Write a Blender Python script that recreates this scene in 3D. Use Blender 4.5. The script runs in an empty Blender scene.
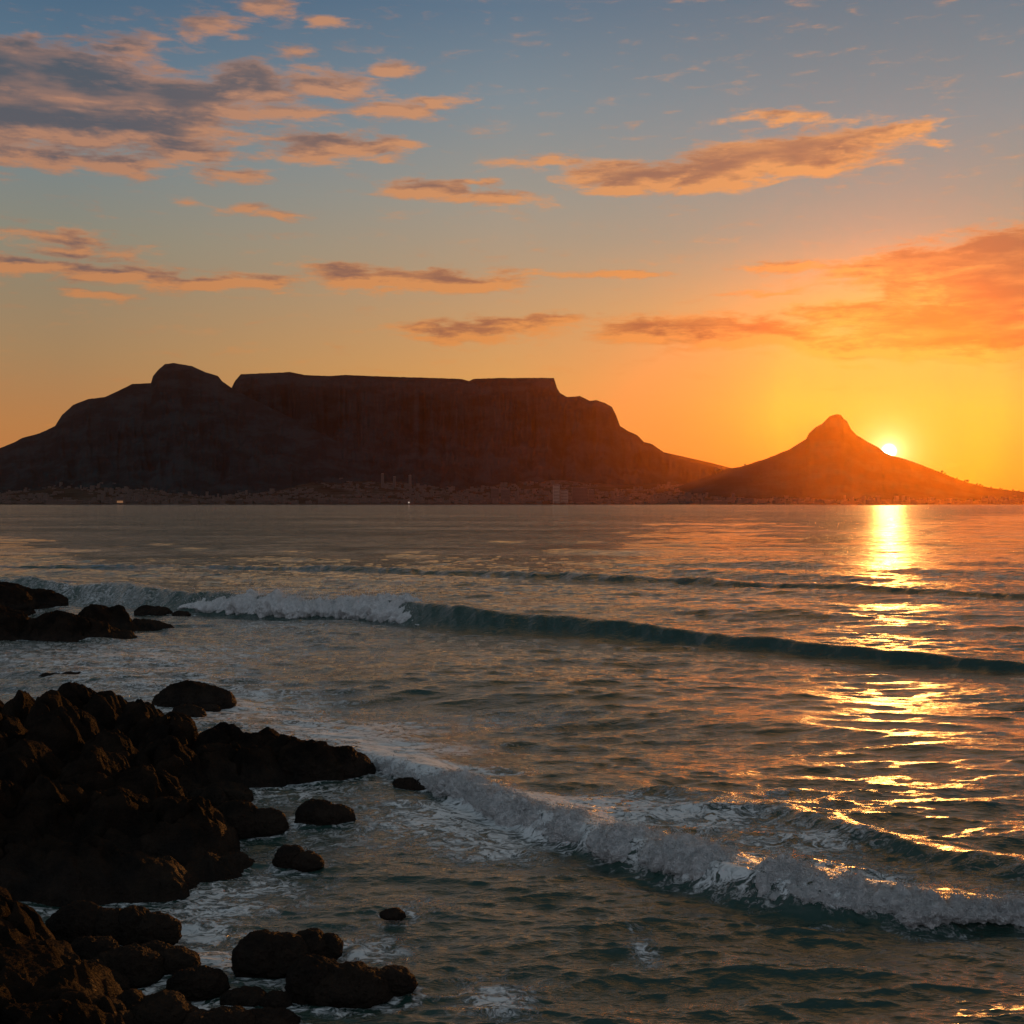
import bpy, math, random
import numpy as np
from mathutils import Vector
random.seed(7); rng = np.random.default_rng(11)
S = bpy.context.scene; COL = S.collection
# ------------------------------------------------------------ camera
F = 1267.0; H0 = 503.5; CH = 6.0            # focal length in pixels, row of the horizon, camera height (m)
cd = bpy.data.cameras.new('camera'); cam = bpy.data.objects.new('camera', cd); COL.objects.link(cam); S.camera = cam
cd.sensor_width = 36; cd.lens = F / 1024 * 36; cd.shift_y = (H0 - 512) / 1024
cam.location = (0, 0, CH); cam.rotation_euler = (math.radians(90), 0, 0); cd.clip_start = .1; cd.clip_end = 60000
S.view_settings.view_transform = 'Standard'; S.view_settings.look = 'None'; S.view_settings.exposure = 0; S.view_settings.gamma = 1
S.render.engine = 'CYCLES'; cy = S.cycles
cy.use_denoising = True; cy.max_bounces = 6; cy.volume_bounces = 1; cy.diffuse_bounces = 2; cy.glossy_bounces = 3; cy.transmission_bounces = 2
cy.transparent_max_bounces = 6; cy.sample_clamp_indirect = 4; cy.sample_clamp_direct = 14; cy.use_adaptive_sampling = False; cy.caustics_reflective = False
# ------------------------------------------------------------ sun and sky
SUN_AZ = math.radians(16.57); SUN_EL = math.radians(2.27); LAMP_EL = math.radians(4.2)
SUN_E = 2.4; HAZE = 5.6e-6
ld = bpy.data.lights.new('sun', 'SUN'); ld.energy = SUN_E; ld.angle = math.radians(.53); ld.color = (1, .40, .09)
sun = bpy.data.objects.new('sun', ld); COL.objects.link(sun)
sd = Vector((math.sin(SUN_AZ) * math.cos(LAMP_EL), math.cos(SUN_AZ) * math.cos(LAMP_EL), math.sin(LAMP_EL)))
sun.rotation_euler = sd.to_track_quat('Z', 'Y').to_euler()

class NT:
    def __init__(s, tree): s.t = tree
    def n(s, typ, **kw):
        o = s.t.nodes.new(typ)
        for k, v in kw.items(): setattr(o, k, v)
        return o
    def put(s, sock, v):
        if isinstance(v, bpy.types.NodeSocket): s.t.links.new(v, sock)
        elif v is not None: sock.default_value = v
    def m(s, op, a, b=None, c=None, clamp=False):
        o = s.n('ShaderNodeMath', operation=op, use_clamp=clamp)
        for i, v in enumerate((a, b, c)): s.put(o.inputs[i], v)
        return o.outputs[0]
    def v(s, op, a, b=None, c=None):
        o = s.n('ShaderNodeVectorMath', operation=op)
        for i, x in enumerate((a, b, c)):
            if x is not None: s.put(o.inputs[i], x)
        return o.outputs['Value'] if op in ('LENGTH', 'DOT_PRODUCT', 'DISTANCE') else o.outputs[0]
    def comb(s, x, y, z):
        o = s.n('ShaderNodeCombineXYZ'); s.put(o.inputs[0], x); s.put(o.inputs[1], y); s.put(o.inputs[2], z); return o.outputs[0]
    def sep(s, v):
        o = s.n('ShaderNodeSeparateXYZ'); s.put(o.inputs[0], v); return o.outputs
    def mr(s, v, a, b, c=0., d=1., smooth=True):
        o = s.n('ShaderNodeMapRange', interpolation_type='SMOOTHSTEP' if smooth else 'LINEAR')
        for i, x in enumerate((v, a, b, c, d)): s.put(o.inputs[i], x)
        return o.outputs[0]
    def mix(s, f, a, b, mode='MIX'):
        o = s.n('ShaderNodeMix', data_type='RGBA', blend_type=mode); s.put(o.inputs[0], f); s.put(o.inputs[6], a); s.put(o.inputs[7], b); return o.outputs[2]
    def noise(s, vec, scale, detail=4., rough=.55, lac=2., dist=0., col=False, dims='3D'):
        o = s.n('ShaderNodeTexNoise', noise_dimensions=dims); s.put(o.inputs['Vector'], vec); s.put(o.inputs['Scale'], scale)
        o.inputs['Detail'].default_value = detail; o.inputs['Roughness'].default_value = rough; o.inputs['Lacunarity'].default_value = lac; o.inputs['Distortion'].default_value = dist
        return o.outputs['Color' if col else 'Fac']
def lin(r, g, b):
    f = lambda c: (c / 255 / 12.92) if c / 255 <= .04045 else ((c / 255 + .055) / 1.055) ** 2.4
    return (f(r), f(g), f(b), 1)

W = bpy.data.worlds.new('World'); S.world = W; W.use_nodes = True
N = NT(W.node_tree); bg = W.node_tree.nodes['Background']
dirv = N.n('ShaderNodeTexCoord').outputs['Generated']
dx, dy, dz = N.sep(dirv)
az = N.m('ARCTAN2', dx, dy); el = N.m('ARCSINE', dz)
dd = N.m('ABSOLUTE', N.m('SUBTRACT', az, SUN_AZ)); daz = N.m('MINIMUM', dd, N.m('SUBTRACT', 2 * math.pi, dd))
def ramp(stops):
    o = N.n('ShaderNodeValToRGB'); e = o.color_ramp.elements
    N.put(o.inputs[0], N.m('DIVIDE', el, math.pi / 2))
    while len(e) < len(stops): e.new(.5)
    for i, (deg, c) in enumerate(stops): e[i].position = max(0, deg / 90); e[i].color = lin(*c)
    return o.outputs[0]
def E(y): return math.degrees(math.atan((H0 - y) / F))
cL = ramp([(0, (196, 118, 62)), (E(430), (184, 128, 76)), (E(360), (163, 132, 94)), (E(300), (147, 132, 107)), (E(250), (138, 136, 120)), (E(170), (116, 132, 137)), (E(90), (92, 118, 137)), (E(0), (66, 98, 126)), (27, (124, 118, 110)), (40, (70, 88, 98)), (90, (58, 74, 84))])  # three side ramps: warm cloud glow above the frame is added to gild the water
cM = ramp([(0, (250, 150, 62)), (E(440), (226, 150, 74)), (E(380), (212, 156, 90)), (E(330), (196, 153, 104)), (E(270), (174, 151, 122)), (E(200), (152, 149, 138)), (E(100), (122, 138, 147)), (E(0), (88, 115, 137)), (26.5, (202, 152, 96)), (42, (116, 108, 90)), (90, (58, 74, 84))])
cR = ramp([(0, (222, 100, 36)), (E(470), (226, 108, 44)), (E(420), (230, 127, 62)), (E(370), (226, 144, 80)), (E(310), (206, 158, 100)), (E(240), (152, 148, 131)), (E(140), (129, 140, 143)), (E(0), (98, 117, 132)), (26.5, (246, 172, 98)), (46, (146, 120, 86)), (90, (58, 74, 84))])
cB = ramp([(0, (140, 130, 136)), (8, (152, 142, 148)), (18, (160, 164, 172)), (45, (120, 134, 144)), (90, (58, 74, 84))])
R = math.radians
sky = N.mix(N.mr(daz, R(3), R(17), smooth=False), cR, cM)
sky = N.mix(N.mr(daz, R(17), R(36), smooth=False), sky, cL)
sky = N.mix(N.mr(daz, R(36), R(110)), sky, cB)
# Nishita sky of the same low sun adds its share of air light
ns = N.n('ShaderNodeTexSky', sky_type='NISHITA', sun_disc=False, sun_elevation=LAMP_EL, sun_rotation=SUN_AZ, dust_density=2.)
sky = N.mix(1., sky, N.mix(1., ns.outputs[0], (.002, .002, .002, 1), 'MULTIPLY'), 'ADD')
# clouds: ragged banks laid out by azimuth and elevation
def px_ae(px, py):
    a = math.atan((px - 512) / F); return a, math.atan((H0 - py) / F * math.cos(a))
grp = bpy.data.node_groups.new('cloud_density', 'ShaderNodeTree')
grp.interface.new_socket('Vector', in_out='INPUT', socket_type='NodeSocketVector')
grp.interface.new_socket('Density', in_out='OUTPUT', socket_type='NodeSocketFloat')
G = NT(grp); gi = G.n('NodeGroupInput').outputs[0]; go = G.n('NodeGroupOutput')
CL = [  # centre px, half width, half height, weight
 (30, 78, 120, 30, 1.15), (150, 103, 120, 24, 1.0), (30, 118, 150, 22, 1.05), (110, 128, 120, 20, .9), (45, 158, 80, 13, .8), (115, 163, 60, 11, .7), (190, 155, 60, 9, .72), (235, 176, 40, 8, .6),
 (250, 88, 60, 22, .75), (320, 82, 60, 18, .62), (330, 146, 70, 15, .82), (395, 143, 30, 7, .6), (285, 112, 60, 14, .55), (395, 110, 40, 12, .72), (440, 101, 34, 8, .8), (210, 25, 45, 14, .6), (120, 45, 60, 14, .55), (270, 6, 30, 10, .62), (330, 22, 30, 9, .6), (300, 50, 30, 8, .5), (395, 70, 30, 10, .55), (170, 72, 60, 9, .5),
 (425, 190, 55, 12, .75), (490, 200, 62, 8, .7), (480, 181, 26, 5, .6), (245, 211, 34, 8, .5), (280, 217, 45, 5, .45), (190, 203, 30, 6, .4), 
 (45, 236, 70, 9, .66), (80, 252, 80, 12, .5), (30, 268, 90, 8, .85), (130, 277, 90, 11, .72), (230, 283, 75, 8, .86), (110, 297, 50, 5, .62), (330, 268, 50, 6, .5), (420, 281, 105, 12, 1.0), (360, 270, 60, 8, .6), (500, 276, 50, 6, .6), (610, 275, 75, 5, .62), 
 (470, 332, 100, 7, .7), (500, 325, 80, 8, .72), (550, 320, 70, 7, .6), (470, 338, 60, 5, .8), (690, 330, 110, 14, 1.0), (760, 338, 80, 12, .85), (620, 327, 50, 8, .6),
 (560, 162, 60, 7, .62), (610, 166, 45, 8, .66), (650, 180, 80, 15, 1.0), (720, 170, 70, 17, .9), (790, 155, 90, 20, 1.05), (840, 140, 60, 16, .8), (903, 129, 40, 8, .85), (775, 117, 50, 7, .6), (940, 146, 25, 5, .5), (850, 128, 30, 8, .6),
 (780, 268, 40, 8, .75), (860, 268, 60, 10, .7), (930, 268, 90, 18, 1.0), (1010, 262, 80, 30, 1.1), (1020, 300, 110, 34, 1.15), (960, 330, 110, 26, 1.0), (860, 315, 60, 13, .9), (1000, 345, 130, 14, 1.05), (850, 345, 100, 10, .72), (920, 350, 90, 9, .7), (770, 293, 50, 4, .55), (1150, 290, 140, 70, 1.1), (-150, 100, 150, 50, 1.0), (800, 312, 50, 6, .5), (850, 366, 30, 4, .4)]
w1 = G.noise(G.v('MULTIPLY', gi, (22, 60, 1)), 1., 5, .6, col=True)
wp = G.v('MULTIPLY_ADD', G.v('SUBTRACT', w1, (.5, .5, .5)), (.05, .017, 0), gi)
acc = None
for cx, cyy, rx, ry, wt in CL:
    a, e_ = px_ae(cx, cyy)
    d = G.v('LENGTH', G.v('MULTIPLY', G.v('SUBTRACT', wp, (a, e_, 0)), (F / rx / 1.5, F / ry / 1.5, 0)))
    q = G.m('MULTIPLY_ADD', d, -wt, wt, clamp=True)
    acc = q if acc is None else G.m('SMOOTH_MAX', acc, q, .15)
n1 = G.noise(G.v('MULTIPLY', gi, (26, 110, 1)), 1., 8, .58, dist=.35)
n2 = G.noise(G.v('MULTIPLY', gi, (150, 520, 1)), 1., 4, .6)
dn = G.m('ADD', acc, G.m('MULTIPLY', G.m('SUBTRACT', n1, .5), 1.15)); dn = G.m('ADD', dn, G.m('MULTIPLY', G.m('SUBTRACT', n2, .5), .22))
G.put(go.inputs[0], G.m('MULTIPLY', dn, G.mr(acc, .03, .16)))
ae = N.comb(az, el, 0)
g1 = N.n('ShaderNodeGroup'); g1.node_tree = grp; N.put(g1.inputs[0], ae)
g2 = N.n('ShaderNodeGroup'); g2.node_tree = grp; N.put(g2.inputs[0], N.v('ADD', ae, (.002, -.0065, 0)))
den = g1.outputs[0]
alpha = N.mr(den, .12, .5)
thick = N.mr(den, .2, .66, .34, 1); rim = N.m('SUBTRACT', N.mr(den, .1, .8), N.mr(g2.outputs[0], .1, .8)); rim = N.m('MULTIPLY', rim, 1.35, clamp=True)
sunp = N.mr(daz, R(2), R(34), 1, 0, smooth=False); low = N.mr(el, R(2), R(18), 1, 0, smooth=False)
lit = N.mix(sunp, lin(172, 128, 107), lin(238, 164, 100)); lit = N.mix(N.m('MULTIPLY', low, .8), lit, lin(228, 142, 48))
shd = N.mix(sunp, lin(80, 88, 98), lin(168, 120, 92)); shd = N.mix(N.m('MULTIPLY', low, N.m('MULTIPLY_ADD', sunp, .6, .4)), shd, lin(160, 78, 16))
tx_ = N.mr(N.noise(N.v('MULTIPLY', ae, (13, 60, 1)), 1., 5, .55), .42, .66, 0, .5)
cc = N.mix(N.m('SUBTRACT', N.m('SUBTRACT', thick, rim), tx_, clamp=True), lit, shd)
sky = N.mix(N.m('MULTIPLY', alpha, .9), sky, cc)
# the sun itself and its aureole
sv = (math.sin(SUN_AZ) * math.cos(SUN_EL), math.cos(SUN_AZ) * math.cos(SUN_EL), math.sin(SUN_EL))
ang = N.v('DISTANCE', dirv, sv)
def glow(col, rad, p=1.):
    k = N.m('EXPONENT', N.m('MULTIPLY', N.m('POWER', N.m('DIVIDE', ang, R(rad)), p), -1.))
    return N.mix(1., N.comb(k, k, k), col, 'MULTIPLY')
for col, rad, p in (((.10, .11, .03, 1), 2.6, 1.2), ((2.6, 1.9, .9, 1), .46, 1.), ((9, 8, 6, 1), .25, 4.)):
    sky = N.mix(1., sky, glow(col, rad, p), 'ADD')
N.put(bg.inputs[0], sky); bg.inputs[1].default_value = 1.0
W.cycles.sampling_method = 'MANUAL'; W.cycles.sample_map_resolution = 1024

# ------------------------------------------------------------ helpers
def perm_noise(seed):
    r = np.random.default_rng(seed); p = r.permutation(256); p = np.concatenate([p, p, p]).astype(np.int32)
    g = r.normal(size=(256, 3)); g /= np.linalg.norm(g, axis=1)[:, None]; g = g.astype(np.float32)
    def f(x, y, z):
        xi, yi, zi = np.floor(x).astype(np.int32), np.floor(y).astype(np.int32), np.floor(z).astype(np.int32)
        xf, yf, zf = (x - xi), (y - yi), (z - zi)
        u, v, w = [t * t * t * (t * (t * 6 - 15) + 10) for t in (xf, yf, zf)]
        xi &= 255; yi &= 255; zi &= 255
        def gr(a, b, c):
            k = p[p[p[(xi + a) & 255] + ((yi + b) & 255)] + ((zi + c) & 255)] & 255
            gg = g[k]; return gg[..., 0] * (xf - a) + gg[..., 1] * (yf - b) + gg[..., 2] * (zf - c)
        L = lambda a, b, t: a + (b - a) * t
        return L(L(L(gr(0, 0, 0), gr(1, 0, 0), u), L(gr(0, 1, 0), gr(1, 1, 0), u), v), L(L(gr(0, 0, 1), gr(1, 0, 1), u), L(gr(0, 1, 1), gr(1, 1, 1), u), v), w)
    return f
PN = perm_noise(3)
def fbm(x, y, z, octv=5, gain=.5, ridged=False, lac=2.03):
    s = 0; a = 1.; t = 0
    for i in range(octv):
        n = PN(x, y, z)
        s = s + a * ((1 - 2.4 * np.abs(n)) if ridged else n * 1.6); t += a; a *= gain
        x = x * lac + 17.3; y = y * lac + 9.1; z = z * lac + 4.7
    return s / t
def sm(a, b, x):
    t = np.clip((x - a) / (b - a), 0, 1); return t * t * (3 - 2 * t)
def mesh_obj(name, V, Fq, mat, parent=None, smooth=True, attrs=None):
    me = bpy.data.meshes.new(name); V = np.asarray(V, np.float32); Fq = np.asarray(Fq, np.int32); k = Fq.shape[1]
    me.vertices.add(len(V)); me.vertices.foreach_set('co', V.ravel())
    me.loops.add(Fq.size); me.loops.foreach_set('vertex_index', Fq.ravel())
    me.polygons.add(len(Fq)); me.polygons.foreach_set('loop_start', np.arange(0, Fq.size, k, dtype=np.int32))
    me.polygons.foreach_set('loop_total', np.full(len(Fq), k, np.int32))
    me.polygons.foreach_set('use_smooth', np.full(len(Fq), smooth, bool))
    me.update(calc_edges=True)
    for a, val in (attrs or {}).items():
        at = me.attributes.new(a, 'FLOAT', 'POINT'); at.data.foreach_set('value', np.asarray(val, np.float32).ravel())
    me.materials.append(mat)
    o = bpy.data.objects.new(name, me); COL.objects.link(o); o.parent = parent
    return o
def grid_faces(nr, nc):
    i = np.arange(nr * nc, dtype=np.int32).reshape(nr, nc)
    return np.stack([i[:-1, :-1], i[:-1, 1:], i[1:, 1:], i[1:, :-1]], -1).reshape(-1, 4)
def tag(o, label=None, cat=None, group=None, kind=None):
    for k, v in (('label', label), ('category', cat), ('group', group), ('kind', kind)):
        if v: o[k] = v
    return o
def empty(name, loc, label, cat, group=None):
    o = bpy.data.objects.new(name, None); COL.objects.link(o); o.location = loc; o.empty_display_size = .2
    return tag(o, label, cat, group)
def mat(name):
    m = bpy.data.materials.new(name); m.use_nodes = True; n = NT(m.node_tree); b = m.node_tree.nodes['Principled BSDF']; return m, n, b
def gp(px, py, z=0.):                        # where the sight line through a pixel meets the level z
    d = (CH - z) * F / (py - H0); return (px - 512) / F * d, d
icos = {}
def ico(n):
    if n not in icos:
        import bmesh
        bm = bmesh.new(); bmesh.ops.create_icosphere(bm, subdivisions=n, radius=1.0)
        icos[n] = (np.array([v.co[:] for v in bm.verts], np.float32), np.array([[v.index for v in f.verts] for f in bm.faces], np.int32)); bm.free()
    return icos[n]

# ------------------------------------------------------------ materials
# sea water
mW, n, b = mat('sea_water')
P = n.n('ShaderNodeTexCoord').outputs['Object']
at = lambda nm: (lambda o: (setattr(o, 'attribute_name', nm), o.outputs['Fac'])[1])(n.n('ShaderNodeAttribute'))
foam = at('foam'); far = at('far')
b.inputs['Base Color'].default_value = (.018, .052, .044, 1); b.inputs['IOR'].default_value = 1.42; b.inputs['Roughness'].default_value = .05
P2 = n.v('MULTIPLY', P, (.75, 1.6, 1))
r1 = n.noise(P2, 5.5, 5, .55, dist=.5); r2 = n.noise(P2, 19., 3, .5, dist=.3); r3 = n.noise(P2, .9, 4, .6, dist=.4)
gs = n.m('ADD', n.mr(n.noise(P, .08, 6, .7), .35, .65, .7, 1.3), n.mr(n.noise(P, .4, 4, .6), .35, .65, -.3, .3))
gs = n.m('MULTIPLY', gs, n.mr(n.noise(n.v('MULTIPLY', P, (.5, 1, 1)), .014, 7, .75), .38, .62, .55, 1.5))
hgt = n.m('MULTIPLY', gs, n.m('ADD', n.m('MULTIPLY', r1, .034), n.m('MULTIPLY', r2, .010)))
hgt = n.m('ADD', hgt, n.m('MULTIPLY', n.m('MULTIPLY', r3, n.m('MULTIPLY', gs, .46)), n.m('MULTIPLY_ADD', far, .8, .2)))
fw = n.noise(P, .9, 4, .6, col=True)
PF = n.v('MULTIPLY_ADD', n.v('SUBTRACT', fw, (.5, .5, .5)), (1.5, 1.1, 0), P)
f1 = n.noise(n.v('MULTIPLY', PF, (1, 1.6, 1)), 1.5, 7, .62, dist=1.2)
ridge = n.m('SUBTRACT', 1., n.m('MULTIPLY', n.m('ABSOLUTE', n.m('SUBTRACT', f1, .5)), 7.), clamp=True)
f2 = n.noise(n.v('MULTIPLY', PF, (1, 1.5, 1)), 4.2, 6, .65, dist=.8)
ridge2 = n.m('SUBTRACT', 1., n.m('MULTIPLY', n.m('ABSOLUTE', n.m('SUBTRACT', f2, .5)), 7.), clamp=True)
pat = n.m('ADD', n.m('MULTIPLY', ridge, .62), n.m('MULTIPLY', ridge2, .42)); pat = n.m('ADD', pat, n.m('MULTIPLY', n.m('SUBTRACT', f2, .5), .5))
inv = n.m("MULTIPLY_ADD", foam, -1.15, .92)
fm = n.mr(pat, inv, n.m('ADD', inv, .5)); fm = n.m('MULTIPLY', fm, n.mr(foam, .02, .2))
hgt = n.m('ADD', hgt, n.m('MULTIPLY', fm, .03))
bp = n.n('ShaderNodeBump'); bp.inputs['Strength'].default_value = 1.; bp.inputs['Distance'].default_value = 1.; n.put(bp.inputs['Height'], hgt); n.put(b.inputs['Normal'], bp.outputs[0])
fr = n.n('ShaderNodeFresnel'); fr.inputs['IOR'].default_value = 1.34; n.put(fr.inputs['Normal'], bp.outputs[0])
gl = n.n('ShaderNodeBsdfGlossy'); gl.inputs[0].default_value = (.95, .95, .95, 1); gl.inputs['Roughness'].default_value = .2; n.put(gl.inputs['Normal'], bp.outputs[0])
ms0 = n.n('ShaderNodeMixShader'); n.put(ms0.inputs[0], n.m('MULTIPLY', fr.outputs[0], .2)); n.put(ms0.inputs[1], b.outputs[0]); n.put(ms0.inputs[2], gl.outputs[0])
df = n.n('ShaderNodeBsdfDiffuse'); n.put(df.inputs[0], n.mix(n.mr(n.m('ADD', n.m('MULTIPLY', pat, .5), f2), .35, 1.1), (.22, .27, .29, 1), (.8, .85, .87, 1))); n.put(df.inputs['Normal'], bp.outputs[0])
ms = n.n('ShaderNodeMixShader'); n.put(ms.inputs[0], n.m('MULTIPLY', fm, .8)); n.put(ms.inputs[1], ms0.outputs[0]); n.put(ms.inputs[2], df.outputs[0])
n.put(mW.node_tree.nodes['Material Output'].inputs[0], ms.outputs[0])
# white water
mF, n, b = mat('white_water')
P = n.n('ShaderNodeTexCoord').outputs['Object']
q = n.noise(P, 9., 8, .7, dist=.4); q2 = n.noise(P, 45., 4, .6)
bp = n.n('ShaderNodeBump'); bp.inputs['Distance'].default_value = 1.; n.put(bp.inputs['Height'], n.m('ADD', n.m('MULTIPLY', q, .14), n.m('MULTIPLY', q2, .02)))
df = n.n('ShaderNodeBsdfDiffuse'); n.put(df.inputs[0], n.mix(n.mr(q, .35, .65), (.66, .70, .72, 1), (.93, .95, .96, 1))); n.put(df.inputs['Normal'], bp.outputs[0])
tr = n.n('ShaderNodeBsdfTranslucent'); tr.inputs[0].default_value = (.7, .7, .7, 1); n.put(tr.inputs['Normal'], bp.outputs[0])
ms = n.n('ShaderNodeMixShader'); ms.inputs[0].default_value = .14; n.put(ms.inputs[1], df.outputs[0]); n.put(ms.inputs[2], tr.outputs[0])
n.put(mF.node_tree.nodes['Material Output'].inputs[0], ms.outputs[0])
# wet dark rock with barnacles and weed
mR, n, b = mat('wet_rock')
P = n.n('ShaderNodeTexCoord').outputs['Object']
q = n.noise(P, 1.7, 8, .62); q2 = n.noise(P, 14., 6, .7); vo = n.n('ShaderNodeTexVoronoi'); n.put(vo.inputs['Vector'], P); vo.inputs['Scale'].default_value = 26.
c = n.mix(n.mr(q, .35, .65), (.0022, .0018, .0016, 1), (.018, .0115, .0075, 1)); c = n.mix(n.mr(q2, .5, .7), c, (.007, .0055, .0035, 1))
hh = n.m('ADD', n.m('MULTIPLY', q2, .07), n.m('MULTIPLY', vo.outputs['Distance'], .018))
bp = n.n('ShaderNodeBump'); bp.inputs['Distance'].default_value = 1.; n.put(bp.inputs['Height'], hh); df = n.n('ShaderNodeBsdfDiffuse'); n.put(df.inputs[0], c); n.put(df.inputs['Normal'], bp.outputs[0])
gl = n.n('ShaderNodeBsdfGlossy'); gl.inputs[0].default_value = (.9, .85, .8, 1); n.put(gl.inputs['Roughness'], n.mr(q2, .3, .7, .3, .6)); n.put(gl.inputs['Normal'], bp.outputs[0])
wet = n.mr(n.sep(n.n('ShaderNodeNewGeometry').outputs['Position'])[2], .15, .7, .02, .008)
ms = n.n('ShaderNodeMixShader'); n.put(ms.inputs[0], wet); n.put(ms.inputs[1], df.outputs[0]); n.put(ms.inputs[2], gl.outputs[0]); n.put(mR.node_tree.nodes['Material Output'].inputs[0], ms.outputs[0])
mR.node_tree.nodes.remove(b)
# mountain rock and scrub
def land_mat(name, c1, c2, sc, town=False):
    m, n, b = mat(name); P = n.n('ShaderNodeTexCoord').outputs['Object']
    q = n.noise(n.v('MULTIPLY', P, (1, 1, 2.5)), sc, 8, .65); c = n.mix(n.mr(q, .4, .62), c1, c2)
    if town:
        vo = n.n('ShaderNodeTexVoronoi'); n.put(vo.inputs['Vector'], P); vo.inputs['Scale'].default_value = .022
        hs = n.mr(n.noise(P, .0016, 3, .6), .46, .6)
        k = n.m('MULTIPLY', n.mr(n.sep(vo.outputs['Color'])[0], .45, .9), hs)
        c = n.mix(k, c, (.10, .085, .075, 1))
    n.put(b.inputs['Base Color'], c); b.inputs['Roughness'].default_value = 1.; b.inputs['Specular IOR Level'].default_value = 0.
    bp = n.n('ShaderNodeBump'); bp.inputs['Distance'].default_value = 25.; bp.inputs['Strength'].default_value = .8; n.put(bp.inputs['Height'], q); n.put(b.inputs['Normal'], bp.outputs[0])
    return m
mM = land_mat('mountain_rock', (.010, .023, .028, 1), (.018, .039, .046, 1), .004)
mT = land_mat('town_slope', (.03, .028, .024, 1), (.06, .052, .044, 1), .006, True)
def plain(name, c, rough=.8, emit=None, es=0):
    m, n, b = mat(name); P = n.n('ShaderNodeTexCoord').outputs['Object']
    q = n.noise(P, .08, 3, .6); n.put(b.inputs['Base Color'], n.mix(q, tuple(x * .75 for x in c[:3]) + (1,), tuple(min(1, x * 1.2) for x in c[:3]) + (1,)))
    b.inputs['Roughness'].default_value = rough
    if emit: b.inputs['Emission Color'].default_value = emit; b.inputs['Emission Strength'].default_value = es
    return m
mPale = plain('pale_render', (.30, .25, .20)); mDark = plain('dark_cladding', (.06, .055, .05)); mMid = plain('brown_render', (.10, .08, .07)); mRoof = plain('roof_sheet', (.2, .15, .13)); mWin = plain('window_glass', (.04, .045, .05), .2)
mLamp = plain('lit_window', (.5, .3, .15), .5, (1, .4, .15, 1), .16); mLampW = plain('lit_floodlight', (.8, .7, .6), .5, (1, .8, .6, 1), .4)
mLeaf = plain('far_foliage', (.05, .06, .03)); mBark = plain('bark', (.08, .06, .04))

# ------------------------------------------------------------ mountains on the far side of the bay
def interp(pts, x):
    p = np.array(pts, float); return np.interp(x, p[:, 0], p[:, 1])
def mountain(name, sky_pts, D, D0, DB, prof, label, m=None, x0=-400, x1=1400, step=1.0, gul=.16, gsc=.035, rough=1.2, top=.96, floor=0.):
    x = np.arange(x0, x1, step); ys = interp(sky_pts, x)
    ys = ys + rough * .5 * fbm(x * .11, x * 0 + .5, x * 0 + D * .01, 6, .68)
    zr = np.maximum((H0 - ys) / F * D + CH, 1.)
    t = np.concatenate([np.linspace(0, .6, 40, endpoint=False), np.linspace(.6, 1, 70)]); tb = np.linspace(0, 1, 14)[1:]
    T, X = np.meshgrid(t, x, indexing='ij'); K = (X - 512) / F
    Y = D0 + (D - D0) * T
    g = fbm(X * gsc, T * 1.2 + .3, X * 0 + D * .003, 5, .55, ridged=True) + .3 * fbm(X * gsc * 3, T * 9, X * 0 + 3., 4, .6)
    Tm = np.clip(T + gul * (g - .35) * np.sin(np.pi * T) ** .8, 0, 1)
    Z = np.interp(Tm, [p[0] for p in prof], [p[1] for p in prof]) * zr[None, :] * (Y / D)
    YB, XB = np.meshgrid(D + (DB - D) * tb, x, indexing='ij'); TB = (YB - D) / (DB - D)
    ZB = zr[None, :] * (top - (top + .02) * sm(.4, 1, TB)) * (1 + .0 * XB)
    V = np.stack([np.vstack([K * Y, (XB - 512) / F * YB]), np.vstack([Y, YB]), np.vstack([Z, ZB])], -1).reshape(-1, 3)
    nr = len(t) + len(tb)
    return tag(mesh_obj(name, V, grid_faces(nr, len(x)), m or mM), label, None, None, 'structure')
TABLE = [(-400, 500), (150, 470), (200, 415), (228, 392), (231, 389), (235, 381), (241, 374), (270, 373), (290, 372), (305, 375), (330, 376), (345, 375), (400, 377), (440, 378), (462, 379), (469, 381), (473, 379), (500, 378), (554, 378), (557, 388), (560, 393), (567, 397), (580, 396), (590, 401), (596, 400), (605, 403), (612, 407), (616, 415), (620, 426), (628, 431), (637, 435), (644, 442), (652, 444), (665, 453), (690, 461.5), (720, 468), (760, 480), (800, 495), (1400, 503)]
PEAK = [(-400, 492), (-60, 466), (0, 448), (15, 442), (22, 438), (40, 433), (55, 426), (62, 415), (73, 405), (88, 399), (105, 397), (118, 391), (132, 384), (151, 383), (153, 376), (158, 370), (165, 364), (174, 363), (192, 366), (205, 372), (218, 376), (222, 381), (232, 388), (250, 398), (300, 422), (350, 448), (400, 470), (450, 488), (520, 500), (1400, 504)]
LION = [(-400, 504), (560, 503), (640, 495), (670, 489), (700, 479), (728, 468.5), (740, 467), (768, 458), (790, 449), (806, 439), (809, 433), (816, 427), (822, 424), (830, 416), (837, 414), (841, 415), (844, 419), (847, 421), (851, 429), (857, 435), (868, 442), (878, 447), (881, 449.5), (886, 453), (893, 456), (900, 457.5), (915, 462.5), (940, 472), (960, 480), (985, 487), (1000, 489), (1024, 492), (1120, 496), (1400, 500)]
BACK = [(-400, 504), (600, 470), (640, 452), (665, 452.5), (690, 458), (712, 463), (727, 467), (745, 471), (800, 480), (900, 490), (1400, 502)]
cliff = [(0, 0), (.3, .06), (.5, .16), (.68, .30), (.8, .46), (.86, .60), (.9, .88), (.95, .97), (1, 1)]
slope = [(0, 0), (.25, .10), (.5, .27), (.75, .55), (.9, .78), (1, 1)]
cone = [(0, 0), (.25, .10), (.5, .30), (.75, .55), (.9, .80), (1, 1)]
mountain('mountain', TABLE, 11000, 8300, 13500, cliff, 'long flat topped mountain with a sheer cliff rim across the bay', rough=1.1)
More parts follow.
